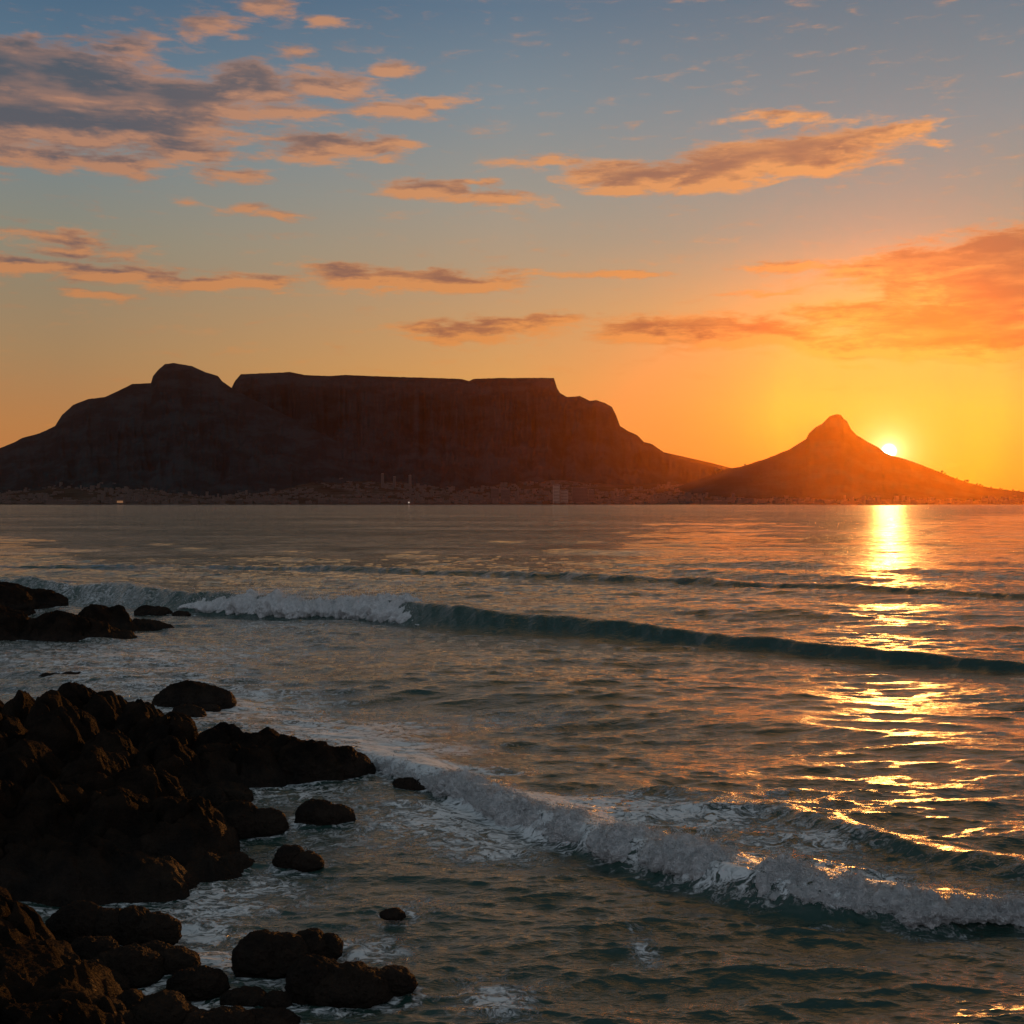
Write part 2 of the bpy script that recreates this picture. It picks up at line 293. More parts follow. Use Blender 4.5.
mountain('mountain', PEAK, 10300, 8200, 12500, slope, 'rounded dark peak at the left shoulder of the flat topped mountain', x1=560, rough=1.)
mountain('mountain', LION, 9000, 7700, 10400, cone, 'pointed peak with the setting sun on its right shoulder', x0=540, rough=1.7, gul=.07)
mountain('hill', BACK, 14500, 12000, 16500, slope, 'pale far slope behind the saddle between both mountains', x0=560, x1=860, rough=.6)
# coastal land with the town on it
xs = np.arange(-1400, 2500, 3.); ys_ = np.concatenate([np.linspace(0, .1, 12, endpoint=False), np.linspace(.1, 1, 60)])
TOWN = [(-1400, 500), (-100, 492), (0, 489), (60, 481), (110, 479), (160, 482), (210, 490), (260, 484), (310, 479), (360, 481), (410, 483), (460, 489), (520, 482), (560, 481), (620, 486), (680, 484), (740, 490), (800, 491), (900, 494), (1024, 497), (1200, 500), (2500, 502)]
def town_z(x, Y):
    t = np.clip((Y - 7000) / 2600, 0, 1); top = (H0 - interp(TOWN, x)) / F * 9600 + 8
    return 1. + 2.5 * sm(0, .02, t) + np.maximum(top, 4) * (t ** 1.3) * (Y / 9600) * (1 + .12 * fbm(x * .02, t * 4, x * 0 + 1., 4)) - 30 * sm(.0, 1, (7000 - Y) / 60)
T, X = np.meshgrid(ys_, xs, indexing='ij'); Y = 6940 + 2660 * T
V = np.stack([(X - 512) / F * Y, Y, town_z(X, Y)], -1).reshape(-1, 3)
tag(mesh_obj('terrain', V, grid_faces(*X.shape), mT), 'low coastal land with a town at the foot of the mountains', None, None, 'structure')

# ------------------------------------------------------------ buildings
def box_np(cx, cy_, z0, wx, wy, h, a=0.):
    c, s = math.cos(a), math.sin(a); o = []
    for z in (z0, z0 + h):
        for sx, sy in ((-1, -1), (1, -1), (1, 1), (-1, 1)):
            lx, ly = sx * wx / 2, sy * wy / 2; o.append((cx + lx * c - ly * s, cy_ + lx * s + ly * c, z))
    return o
BF = [(0, 3, 2, 1), (4, 5, 6, 7), (0, 1, 5, 4), (1, 2, 6, 5), (2, 3, 7, 6), (3, 0, 4, 7)]
def boxes(name, L, m, parent=None):
    V = []; Q = []
    for bx in L:
        k = len(V); V += box_np(*bx); Q += [[i + k for i in f] for f in BF]
    return mesh_obj(name, V, Q, m, parent, False)
def building(px0, px1, ytop, Yd, label, mw, mr=mRoof, kind='slab', group=None, depth=None, wins=True):
    w = (px1 - px0) / F * Yd; cx = ((px0 + px1) / 2 - 512) / F * Yd
    zg = float(town_z(np.array((px0 + px1) / 2.), np.array(float(Yd)))) - 2; zt = CH + (H0 - ytop) / F * Yd; h = max(zt - zg, 6.)
    dp = depth or max(14., w * .7)
    o = empty('building', (cx, Yd, zg), label, 'building', group)
    boxes('wall', [(0, 0, 0, w, dp, h)], mw, o)
    boxes('roof', [(0, 0, h + .003, w * 1.03, dp * 1.03, .8), (w * .2, 0, h + .8, w * .25, dp * .3, 2.5)], mr, o)
    if wins and h > 8:
        L = []; nf = max(1, int(h / 8)); nw = max(2, int(w / 8))
        for i in range(nf):
            L.append((0, -dp / 2 - .15, (i + .45) * h / nf, w * .9, .3, h / nf * .35))
        boxes('window', L, mWin, o)
    return o
building(553, 559.5, 485, 7150, 'slim pale tower, tallest on the far waterfront', mPale, depth=40)
building(560.5, 568, 490, 7180, 'squat pale block beside the slim pale tower', mPale)
building(572, 587, 487.5, 7250, 'broad dark block right of the pale tower', mDark)
building(491, 499, 488.5, 7300, 'smaller dark block far left of the pale tower', mDark)
building(501, 510, 489.5, 7280, 'wider dark block beside the smaller dark one', mDark)
building(615, 620, 496, 7080, 'small brown quay building with tower shape right of the blocks', mMid)
building(588, 594, 490, 7350, 'thin brown block leaning close to the broad dark block', mMid)
for (a, c_, t, l) in ((381, 384, 474, 'leftmost of the three round residential towers on the slope'), (393, 396, 477, 'middle one of the three round residential towers on the slope'), (408.5, 411.5, 475.5, 'rightmost of the three round residential towers on the slope')):
    Yd = 9000; w = (c_ - a) / F * Yd; zg = float(town_z(np.array((a + c_) / 2.), np.array(9000.))) - 3; h = CH + (H0 - t) / F * Yd - zg
    o = empty('tower', (((a + c_) / 2 - 512) / F * Yd, Yd, zg), l, 'tower', 'round towers on the slope')
    th = np.linspace(0, 2 * np.pi, 24, endpoint=False); nz = 25; V = []
    for k in range(nz):
        r = w / 2 * (1. if k % 2 == 0 else .93)
        for a_ in th: V.append((r * math.cos(a_), r * math.sin(a_), h * k / (nz - 1)))
    Q = [[k * 24 + i, k * 24 + (i + 1) % 24, (k + 1) * 24 + (i + 1) % 24, (k + 1) * 24 + i] for k in range(nz - 1) for i in range(24)]
    mesh_obj('wall', V, Q, mMid, o, False)
    V = [(w * .5 * rr * math.cos(a_), w * .5 * rr * math.sin(a_), zz) for zz, rr in ((h, .97), (h + 3, .97), (h + 5, .2)) for a_ in th]
    mesh_obj('roof', V, [[k * 24 + i, k * 24 + (i + 1) % 24, (k + 1) * 24 + (i + 1) % 24, (k + 1) * 24 + i] for k in range(2) for i in range(24)], mRoof, o, False)
o = building(117, 125, 496.5, 7100, 'low building lit orange on the left waterfront', mMid)
boxes('lit_window', [(0, -18, 6, 34, .6, 12)], mLamp, o)
o = building(407.5, 410.5, 500.5, 7060, 'tiny quay hut with a white floodlight', mMid, wins=False)
boxes('floodlight', [(0, -8, 6, 8, .6, 7)], mLampW, o)
o = building(700, 726, 501, 7050, 'long low warehouse near the pointed peak', mMid, wins=False)
building(50, 80, 501, 7050, 'long low warehouse at the far left waterfront', mMid, wins=False)
r_ = random.Random(5)
for i in range(70):
    px = 5 + i * 14.4 + r_.uniform(-4, 4); w = r_.uniform(2., 7.)
    if any(a < px < c for a, c in ((545, 600), (110, 130), (400, 415), (610, 624), (48, 84), (698, 730))): continue
    building(px, px + w, r_.uniform(499.3, 502.0), r_.uniform(7040, 7120), 'low waterfront building in the far town', r_.choice((mMid, mMid, mMid, mDark)), group='low buildings along the far waterfront', wins=False)
L = []
for i in range(7000):
    px = r_.uniform(-150, 1150); Yd = 7130 + 2300 * r_.random() ** 1.2
    if PN(np.array(px * .03), np.array(Yd * .003), np.array(.5)) < -.12: continue
    zg = float(town_z(np.array(px), np.array(Yd))); hh = r_.uniform(5, 13) if r_.random() < .93 else r_.uniform(16, 38)
    L.append(((px - 512) / F * Yd, Yd, zg - 3, r_.uniform(9, 30), r_.uniform(9, 20), hh + 3, r_.uniform(-.6, .6)))
tag(boxes('town', L, mMid), 'dense far town of small houses on the slope below the mountains', 'town', None, 'stuff')
# trees along the pointed peak's right ridge and on the saddle
def far_tree(px, hpx, label, group):
    Yd = 8960.; py = float(interp(LION, np.array(float(px)))); z = CH + (H0 - py) / F * Yd - 6
    o = empty('tree', ((px - 512) / F * Yd, Yd, z), label, 'tree', group); h = hpx / F * Yd + 6
    V0, F0 = ico(3); n_ = fbm(V0[:, 0] * 1.6 + px, V0[:, 1] * 1.6, V0[:, 2] * 1.6, 3)
    V = V0 * (1 + .5 * n_[:, None]) * np.array([h * .42, h * .42, h * .36]) + np.array([0, 0, h * .64])
    mesh_obj('crown', V, F0, mLeaf, o)
    mesh_obj('trunk', box_np(0, 0, -2, 1.6, 1.6, h * .5), BF, mBark, o, False)
for i, (px, hp) in enumerate(((716.5, 4.2), (720, 3.6), (745, 1.6), (942, 2.4), (945, 1.4), (957, 1.3), (965, 1.6), (967.5, 2.6), (977, 1.6), (980, 1.9), (982.5, 1.3), (991, 1.3), (1000, 1.3), (1002, 1.), (1013, 1.5), (1019, 1.1))):
    if i < 2: far_tree(px, hp, ('taller tree on the saddle between the mountains', 'shorter tree beside the taller one on the saddle')[i], 'trees on the saddle')
    else: far_tree(px, hp, 'small dark tree on the ridge below the pointed peak', 'trees along the ridge')

# ------------------------------------------------------------ rocks: each lobe is (x0, x1, top row, waterline row)
ROCKS = [
 ('low flat rock farthest out at the left edge', [(-60, 40, 583, 609), (5, 66, 590, 607), (-30, 30, 586, 612)]),
 ('long dark rock shelf with round knobs below the farthest rock', [(-70, 45, 608, 646), (20, 100, 613, 645), (76, 112, 606, 632), (97, 133, 607, 630), (60, 116, 622, 643), (122, 164, 620, 627), (100, 136, 630, 640)]),
 ('small flat rock alone off the tip of the shelf', [(136, 170, 607, 614)]),
 ('tiny rock sliver right of the small flat rock', [(174, 190, 611.5, 614.5)]),
 ('low wet rock barely showing above the waterline, left', [(40, 86, 674, 681), (60, 80, 672.5, 680)]),
 ('smooth domed boulder standing alone beyond the big outcrop', [(158, 222, 684, 705), (185, 233, 688, 706)]),
 ('small low rock just below the domed boulder', [(171, 203, 706, 718)]),
 ('tiny rock right of the small low rock', [(200, 219, 704, 709.5)]),
 ('massive dark outcrop filling the left shore', [(-60, 14, 689, 745), (5, 36, 693, 745), (36, 112, 685, 752), (80, 135, 692, 758), (110, 172, 704, 765), (25, 80, 697, 768), (140, 200, 716, 775), (-60, 40, 716, 806), (20, 100, 712, 800), (70, 150, 735, 806), (120, 205, 743, 806), (-20, 70, 745, 835), (50, 140, 752, 840), (110, 186, 770, 838), (140, 226, 800, 856), (-70, 32, 786, 878), (10, 90, 782, 868), (70, 160, 792, 866), (120, 205, 812, 862), (185, 240, 852, 867), (-70, 80, 838, 893), (40, 130, 844, 892), (90, 182, 858, 890), (140, 186, 870, 889)]),
 ('broad humped rock reaching into the surf from the outcrop', [(185, 260, 728, 775), (200, 285, 748, 789), (235, 292, 731, 775), (180, 240, 748, 790), (255, 320, 741, 780)]),
 ('long rock ending in a point beside the foaming wave', [(275, 345, 743, 782), (310, 373, 753, 777), (330, 358, 747, 778)]),
 ('dark low rock tucked under the broad humped rock', [(205, 249, 783, 801), (190, 225, 788, 806)]),
 ('dark rounded rock near the outcrop foot', [(208, 262, 803, 830), (245, 285, 810, 829)]),
 ('solitary rounded rock in the middle of the shallows', [(297, 340, 801, 822), (320, 353, 806, 822)]),
 ('low rock at the foot of the breaking foam wave', [(394, 420, 779, 789), (412, 436, 781, 789)]),
 ('small ragged rock in open water below the solitary one', [(277, 305, 846, 862), (295, 320, 853, 865)]),
 ('left half of a pair of domed rocks, smooth and wide', [(52, 108, 906, 936), (95, 130, 909, 936)]),
 ('right half of a pair of domed rocks, notched top', [(118, 150, 908, 936), (135, 176, 914, 938)]),
 ('dark humped rock below the pair of domed rocks', [(68, 120, 938, 972), (95, 158, 948, 980)]),
 ('rough weedy rock right of the humped one', [(135, 172, 943, 966), (155, 196, 950, 969)]),
 ('low dark rock at the foot of the bottom left slope', [(58, 110, 964, 992), (85, 124, 972, 993)]),
 ('small peaked rock alone near the bottom', [(171, 222, 969, 991)]),
 ('little flat rock beside the long wet rock', [(228, 264, 989, 1003)]),
 ('low shingly rock between the little flat and long wet ones', [(262, 288, 993, 1005)]),
 ('rough dark rock with foam curling at its left end', [(237, 285, 934, 966), (260, 306, 936, 966)]),
 ('smaller rock leaning on the rough dark one', [(290, 325, 931, 956), (312, 340, 935, 953)]),
 ('long wet rock nearest the open water at the bottom', [(290, 345, 959, 996), (315, 388, 966, 998), (375, 412, 967, 987)]),
 ('jagged flat reef rock along the bottom edge', [(105, 150, 994, 1022), (120, 200, 1000, 1032), (180, 250, 1012, 1040)]),
 ('low reef rock at the bottom edge right of the jagged one', [(240, 295, 1013, 1030)]),
 ('steep brown rock slope in the bottom left corner', [(-120, 20, 882, 1000), (-60, 40, 905, 1010), (-60, 38, 935, 1040), (10, 66, 945, 1035), (-80, 60, 968, 1080), (30, 100, 975, 1062), (60, 125, 1000, 1080), (0, 95, 1005, 1110), (-120, 30, 1005, 1140)]),
 ('tiny wet rock tip splashed in open water below the foam wave', [(383, 402, 911, 916)]),
]
LOBES = []
def rock(label, lobes, idx):
    VV = []; FF = []; k = 0; org = None
    for j, (x0, x1, yt, yb) in enumerate(lobes):
        X0, D = gp((x0 + x1) / 2, yb); hw = (x1 - x0) / 2 / F * D; 
        hd = max(hw * .8, .12, (yb - yt) / F * D * .7); hw *= 1.08
        cy0 = D + hd * .75; cx0 = ((x0 + x1) / 2 - 512) / F * cy0
        zt = CH - (yt - H0) / F * cy0; zt = max(zt, .06)
        LOBES.append((cx0, cy0, hw, hd))
        if org is None: org = np.array([cx0, cy0, 0.])
        px_size = hw * 2 / F * 1267 / D * 1267 / 1267
        sub = 7 if (x1 - x0) > 48 and yb > 650 else 6 if (x1 - x0) > 25 else 5
        V0, F0 = ico(sub); V = V0.astype(np.float64)
        sx = idx * 7.3 + j * 3.1
        # squarer than a ball, faceted by large noise, cut by joints
        V = np.sign(V) * np.abs(V) ** .93; zc = V0[:, 2].astype(float)
        V = V * np.array([hw, hd, zt]); wx_, wy_, wz_ = V[:, 0] + cx0, V[:, 1] + cy0, V[:, 2]
        size = min(hw, 1.3)
        dn_ = .20 * size * fbm(wx_ / size / 1.1, wy_ / size / 1.1, wz_ / size / .8 + sx * .1, 3, .5) * 1.3 + .12 * size * (fbm(wx_ / size * 2.2, wy_ / size * 2.2, wz_ / size * 3.2 + sx, 4, .55, ridged=True) - .3)
        dn_ = dn_ + .05 * fbm(wx_ * 4.2, wy_ * 4.2, wz_ * 4.2, 5, .62, ridged=True)
        V = V + V0 * dn_[:, None]
        V[:, 2] -= .6 * np.percentile(dn_[V0[:, 2] > .8], 50)
        V[:, 2] = np.where(V[:, 2] < 0, V[:, 2] * .5 - .02, V[:, 2])
        VV.append(V + np.array([cx0, cy0, 0]) - org); FF.append(F0 + k); k += len(V)
    o = mesh_obj('rock', np.vstack(VV), np.vstack(FF), mR); o.location = org
    tag(o, label, 'rock')
def outcrop(label, lobes, idx):
    C = []
    for j, (x0, x1, yt, yb) in enumerate(lobes):
        X0, D = gp((x0 + x1) / 2, yb); hw = (x1 - x0) / 2 / F * D; hd = max(hw * .8, (yb - yt) / F * D * .8); cy0 = D + hd * 1.05
        C.append((((x0 + x1) / 2 - 512) / F * cy0, cy0, hw * (1.18 if idx == 29 else 1.1), hd * (1.25 if idx == 29 else 1.2), max(CH - (yt - H0) / F * cy0, .1))); LOBES.append((C[-1][0], cy0, hw, hd))
    C = np.array(C); xa, xb = (C[:, 0] - C[:, 2]).min() - .3, (C[:, 0] + C[:, 2]).max() + .3; ya, yb_ = (C[:, 1] - C[:, 3]).min() - .3, (C[:, 1] + C[:, 3]).max() + .3
    st = max(.022, math.sqrt((xb - xa) * (yb_ - ya) / 520000)); gx, gy = np.meshgrid(np.arange(xa, xb, st), np.arange(ya, yb_, st))
    wx_ = gx + .35 * fbm(gx * .7, gy * .7, gx * 0 + idx, 4); wy_ = gy + .35 * fbm(gx * .7, gy * .7, gx * 0 + idx + 9., 4)
    acc_ = np.zeros_like(gx); KK = 6.
    for cx, cy0, hw, hd, zt in C:
        rr_ = ((np.abs(wx_ - cx) / hw) ** 2.3 + (np.abs(wy_ - cy0) / hd) ** 2.3)
        acc_ += np.exp(KK * np.clip(zt * 1.03 * (1 - rr_), -1.2, 4))
    h = np.log(acc_) / KK - .06
    a_, b_ = gx * .8 + gy * .6, -gx * .6 + gy * .8
    h = h + .26 * fbm(a_ * 1.3, b_ * .6, gx * 0 + 3. + idx, 6, .6, ridged=True) - .12
    q_ = (h + .30 * gx - .12 * gy + .25 * fbm(gx * .5, gy * .5, gx * 0 + 7., 3)) / .34; fr = q_ - np.floor(q_)
    h = h + .34 * .42 * (sm(.25, .75, fr) - fr) 
    cr = np.abs(fbm(a_ * .55 + 4, b_ * 1.1, gx * 0 + 1. + idx, 3, .5)); h = h - .22 * np.exp(-(cr / .035) ** 2) * sm(.05, .5, h)
    h = h + .05 * fbm(a_ * 6, b_ * 3.5, gx * 0, 5, .65, ridged=True)
    V = np.stack([gx - C[0, 0] + .04 * fbm(gx * 3, gy * 3, h * 3, 3), gy - C[0, 1], np.maximum(h, -.6)], -1).reshape(-1, 3)
    Q = grid_faces(*gx.shape); hv = h.ravel(); Q = Q[hv[Q].max(1) > -.35]
    o = mesh_obj('rock_outcrop', V, Q, mR); o.location = (C[0, 0], C[0, 1], 0); tag(o, label, 'rocks')
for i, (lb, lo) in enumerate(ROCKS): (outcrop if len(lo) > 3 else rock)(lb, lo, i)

# ------------------------------------------------------------ the sea
def ocean(Nn, L, l0, l1, rms, ang, power, s, seed):
    r = np.random.default_rng(seed); k1 = np.fft.fftfreq(Nn, L / Nn) * 2 * np.pi
    kx, ky = np.meshgrid(k1, k1); k = np.hypot(kx, ky); k[0, 0] = 1
    c = np.abs((kx * math.cos(ang) + ky * math.sin(ang)) / k)
    A = k ** (-power) * (c ** s + .04) * np.exp(-(k * l0 / 2 / np.pi) ** 2) * (1 - np.exp(-(k * l1 / 2 / np.pi) ** 4)); A[0, 0] = 0
    Hh = A * (r.normal(size=k.shape) + 1j * r.normal(size=k.shape)); sgn = 1
    h = np.fft.ifft2(Hh).real; sc = rms / h.std()
    return (h * sc).astype(np.float32), (np.fft.ifft2(1j * kx / k * Hh).real * sc).astype(np.float32), (np.fft.ifft2(1j * ky / k * Hh).real * sc).astype(np.float32), L
def samp(Fd, x, y, rot):
    h, a, b_, L = Fd; n_ = h.shape[0]; c, s = math.cos(rot), math.sin(rot)
    u = (x * c + y * s) / L * n_; v = (-x * s + y * c) / L * n_
    ui = np.floor(u).astype(np.int64); vi = np.floor(v).astype(np.int64); fu = (u - ui).astype(np.float32); fv = (v - vi).astype(np.float32)
    u0 = ui % n_; u1 = (ui + 1) % n_; v0 = vi % n_; v1 = (vi + 1) % n_
    f = lambda q: (q[v0, u0] * (1 - fu) + q[v0, u1] * fu) * (1 - fv) + (q[v1, u0] * (1 - fu) + q[v1, u1] * fu) * fv
    H_, A_, B_ = f(h), f(a), f(b_)
    return H_, A_ * c - B_ * s, A_ * s + B_ * c
WD = math.radians(64)                         # waves run across the bay towards the lower left
oA = ocean(512, 260., 3., 22., .12, WD, 2.0, 5, 1)
oB = ocean(1024, 41., .2, 2.4, .037, WD + .32, 1.85, 4.5, 2)
oC = ocean(512, 7.7, .05, .45, .0095, WD + .4, 2.0, 4., 3)
rows = []; y = 4.5
while y < 7300:
    rows.append(y); dr = max(min(y * y / (CH * F) * .8, (.0028 if y < 95 else .0042 if y < 200 else .008) * y), .012); dr = dr if y > 11 else .05; y += dr
rows = [-400, -60, -10, 0] + rows + [7600, 9000, 14000]
rows = np.array(rows)
u = np.linspace(-1, 1, 1250); ext = np.array([1.1, 1.3, 1.8, 3, 8]); U = np.concatenate([-ext[::-1], u, ext])
UU, YY = np.meshgrid(U, rows); XX = UU * (.50 * np.maximum(YY, 0) + 3.5 + (np.abs(UU) > 1) * 60)
x = XX.ravel(); yv = YY.ravel(); rr = np.maximum(np.hypot(x, yv), 1)
hA, aA, bA = samp(oA, x, yv, 0); hB, aB, bB = samp(oB, x, yv, .12); hC, aC, bC = samp(oC, x, yv, -.1)
kA = 1 - .6 * sm(90, 320, rr) - .4 * sm(300, 900, rr); kB = 1 - sm(70, 190, rr); kC = 1 - sm(18, 42, rr)
# calmer inside the rocks
gust = .75 + .5 * fbm(x / 9, yv / 14, x * 0 + 2.2, 3)
kA = kA * (1 - .1 * sm(0, 1, (24 - yv) / 10)); kB = kB * gust; kC = kC * gust
z = hA * kA + hB * kB + hC * kC; ch = 1.25
ox = -(aA * kA + aB * kB + aC * kC) * ch * -1; oy = (bA * kA + bB * kB + bC * kC) * ch
foamA = np.zeros_like(x)
def curve(pts, amp_pts=None, off=1.2):
    p = np.array([gp(a, b_) for a, b_ in pts]); o_ = np.argsort(p[:, 0]); p = p[o_]
    gx = np.linspace(p[0, 0], p[-1, 0], 1200); gy = np.interp(gx, p[:, 0], p[:, 1])
    kw = np.hanning(61); kw /= kw.sum(); gy = np.convolve(np.pad(gy, 30, mode='edge'), kw, 'valid'); return gx, gy
def crest_amp(cr, gx, gy, off):
    px = 512 + gx * F / (gy + off); row = interp(cr, px)
    return np.clip(CH - (row - H0) / F * (gy + off), .02, 2.5)
# toe lines and crest lines of the swells, read off as rows of the picture and turned into ground curves
MT = [(-500, 586), (-200, 590), (0, 596), (100, 603), (190, 612), (290, 618), (350, 616), (400, 624), (450, 630), (560, 637), (640, 642), (720, 649), (800, 656), (900, 664), (1024, 673), (1300, 692), (1700, 715)]
MC = [(-500, 576), (-200, 578), (0, 579), (100, 581), (170, 587), (200, 591), (300, 599), (395, 599), (410, 602), (470, 606), (560, 615), (640, 623), (740, 634), (850, 644), (940, 652), (1024, 661), (1300, 681), (1700, 705)]
FT = [(-500, 566), (200, 568), (340, 573), (500, 579), (600, 583), (700, 587), (850, 593), (1024, 601), (1400, 612)]
FC = [(-500, 562.5), (200, 563.5), (340, 562), (500, 566), (600, 571), (700, 576), (850, 582), (1024, 590), (1400, 602)]
WT = [(-300, 700), (200, 715), (300, 745), (360, 765), (430, 790), (500, 818), (560, 842), (640, 868), (700, 886), (760, 902), (820, 915), (880, 922), (940, 921), (1024, 919), (1150, 925), (1400, 950)]
WC = [(-300, 698), (200, 713), (300, 741), (360, 750), (420, 762), (500, 789), (560, 806), (620, 822), (660, 834), (700, 843), (760, 858), (810, 868), (850, 870), (900, 882), (960, 890), (1024, 895), (1150, 900), (1400, 930)]
BT = [(300, 735), (450, 755), (520, 775), (620, 795), (700, 808), (760, 818), (850, 842), (930, 868), (1024, 885), (1300, 940)]
BC = [(300, 734), (450, 751), (520, 765), (620, 778), (700, 790), (760, 801), (850, 817), (930, 836), (1024, 850), (1300, 910)]
ET = [(560, 706), (700, 716), (800, 728), (900, 742), (1024, 760), (1300, 790)]
EC = [(560, 703), (700, 710), (800, 719), (900, 731), (1024, 748), (1300, 780)]
swells = []
for toe, cr, off, wf, wb, fade, lim in ((MT, MC, 1.4, 1.0, 3.2, .92, 8), (FT, FC, 2.2, 2.0, 4.5, .62, 8), (WT, WC, .55, 1.15, 4., .83, 8), (BT, BC, .9, 2.0, 2.8, .62, 8), (ET, EC, .8, 2., 2.8, .5, 8)):
    gx, gy = curve(toe); A = crest_amp(cr, gx, gy, off); kw = np.hanning(41); kw /= kw.sum(); A = np.convolve(np.pad(A, 20, mode='edge'), kw, 'valid')
    swells.append((gx, gy, A, off)); 
    Yt = np.interp(x, gx, gy); Am = np.interp(x, gx, A, left=0, right=0); nrm = 1 / np.sqrt(1 + .6)
    wob = .4 * fbm(x * .3, x * 0, x * 0 + off, 4) * off + .25 * fbm(x * 1.3, yv * .5, x * 0 + off, 3)
    s_ = (yv - Yt - off + wob) * nrm
    if toe is MT: s_ = s_ + .12 * fbm(x * .6, yv * .6, x * 0 + 3.7, 4) * sm(390, 480, 512 + x * F / np.maximum(yv, 1)); Am = Am * (1 - .2 * sm(560, 900, 512 + x * F / np.maximum(yv, 1)))
    if toe is FT: s_ = s_ + .6 * fbm(x * .3, yv * .5, x * 0 + 3.7, 4)
    Am = fade * Am * (1 + (.5 if fade > .8 else .9) * fbm(x * .22 + off, yv * .05 + 1., x * 0, 4))
    pr = np.where(s_ < 0, np.exp(-(s_ / (wf * np.maximum(Am, .25) * .85)) ** 2), np.exp(-(s_ / (wb * np.maximum(Am, .25))) ** 2))
    act = sm(gx[0], gx[0] + 2, x) * sm(gx[-1], gx[-1] - 2, x) if toe in (BT, ET) else 1.
    z = z * (1 - .5 * pr * act) + Am * pr * act
    z = z - .12 * Am * np.exp(-((s_ + 2.2 * Am) / (1.1 * np.maximum(Am, .2))) ** 2) * act
FOAM = [ (400, 752, 70, 7, .5), (480, 772, 60, 6, .5), (360, 740, 50, 7, .5), # px, py, half width px, half height px, strength
 (60, 660, 170, 22, .34), (230, 655, 150, 22, .22), (90, 600, 160, 12, .3), (330, 640, 160, 14, .12), (150, 690, 160, 22, .30), (260, 705, 110, 16, .42), (330, 730, 90, 14, .5), (430, 720, 110, 12, .22), (520, 712, 90, 9, .18), (450, 745, 80, 9, .3),
 (470, 820, 75, 22, .46), (500, 850, 60, 18, .38), (400, 810, 70, 16, .34), (380, 770, 50, 12, .5), (290, 795, 60, 10, .45), (240, 780, 40, 10, .4), (330, 840, 90, 16, .26), (250, 880, 80, 22, .36), (130, 900, 130, 12, .32), (200, 925, 60, 14, .5), (220, 950, 50, 14, .52), (350, 945, 55, 22, .46), (220, 1000, 90, 20, .46), (60, 930, 60, 14, .3), (420, 900, 60, 14, .2),
 (500, 990, 50, 24, .42), (640, 945, 16, 18, .32), (690, 815, 120, 16, .55), (800, 840, 80, 12, .42), (600, 800, 60, 9, .45), (780, 795, 60, 9, .2), (300, 600, 120, 7, .35), (280, 625, 120, 8, .3), (160, 720, 60, 12, .3)]
for px, py, rx, ry, st in FOAM:
    cx, cyd = gp(px, py); wx = rx / F * cyd; wy = ry * cyd * cyd / (CH * F)
    st = st * (1.35 if py > 860 else 1.12)
    foamA += st * np.exp(-((x - cx) / wx) ** 2 - ((yv - cyd) / wy) ** 2)
for cx, cyd, hw, hd in LOBES:
    m_ = (np.abs(x - cx) < hw * 2 + .8) & (np.abs(yv - cyd) < hd * 2 + .8)
    d_ = np.hypot((x[m_] - cx) / (hw + .12), (yv[m_] - cyd) / (hd + .15))
    foamA[m_] = np.maximum(foamA[m_], .44 * np.exp(-((d_ - 1) / (.3)) ** 2))
gx, gy, A, off = swells[2]; Yt = np.interp(x, gx, gy); s_ = yv - Yt
pxx = 512 + x * F / np.maximum(yv, 1)
foamA += .28 * sm(-.8, -.2, s_) * (1 - sm(-.2, .2, s_)) * (fbm(x * .9, yv * .9, x * 0 + 6., 3) > -.1) * sm(345, 400, pxx) * (yv < 35) * (yv > 8)
foamA += .70 * sm(-.2, .3, s_) * (1 - sm(1.2, 4.2, s_)) * sm(345, 400, pxx) * (yv < 35) * (yv > 8) * (1 - .65 * sm(860, 960, pxx))
foamA *= (yv > 8)
foamA = np.clip(foamA * (1 + .5 * fbm(x * .8, yv * .8, x * 0, 3)), 0, .95)
foamA[rr > 150] = 0
for i in (0, 1):
    pass
far_a = sm(60, 180, rr)
V = np.stack([x + ox * (yv > 4), yv + oy * (yv > 4), z], -1)
edge = (np.abs(UU.ravel()) > 1.05) | (yv < 4.4) | (yv > 7300); V[edge, 2] = 0; V[yv > 6500, 2] *= .1
sea = mesh_obj('water', V, grid_faces(len(rows), len(U)), mW, attrs={'foam': foamA, 'far': far_a})
tag(sea, 'rippled sea with low swells reflecting the sunset', None, None, 'structure')

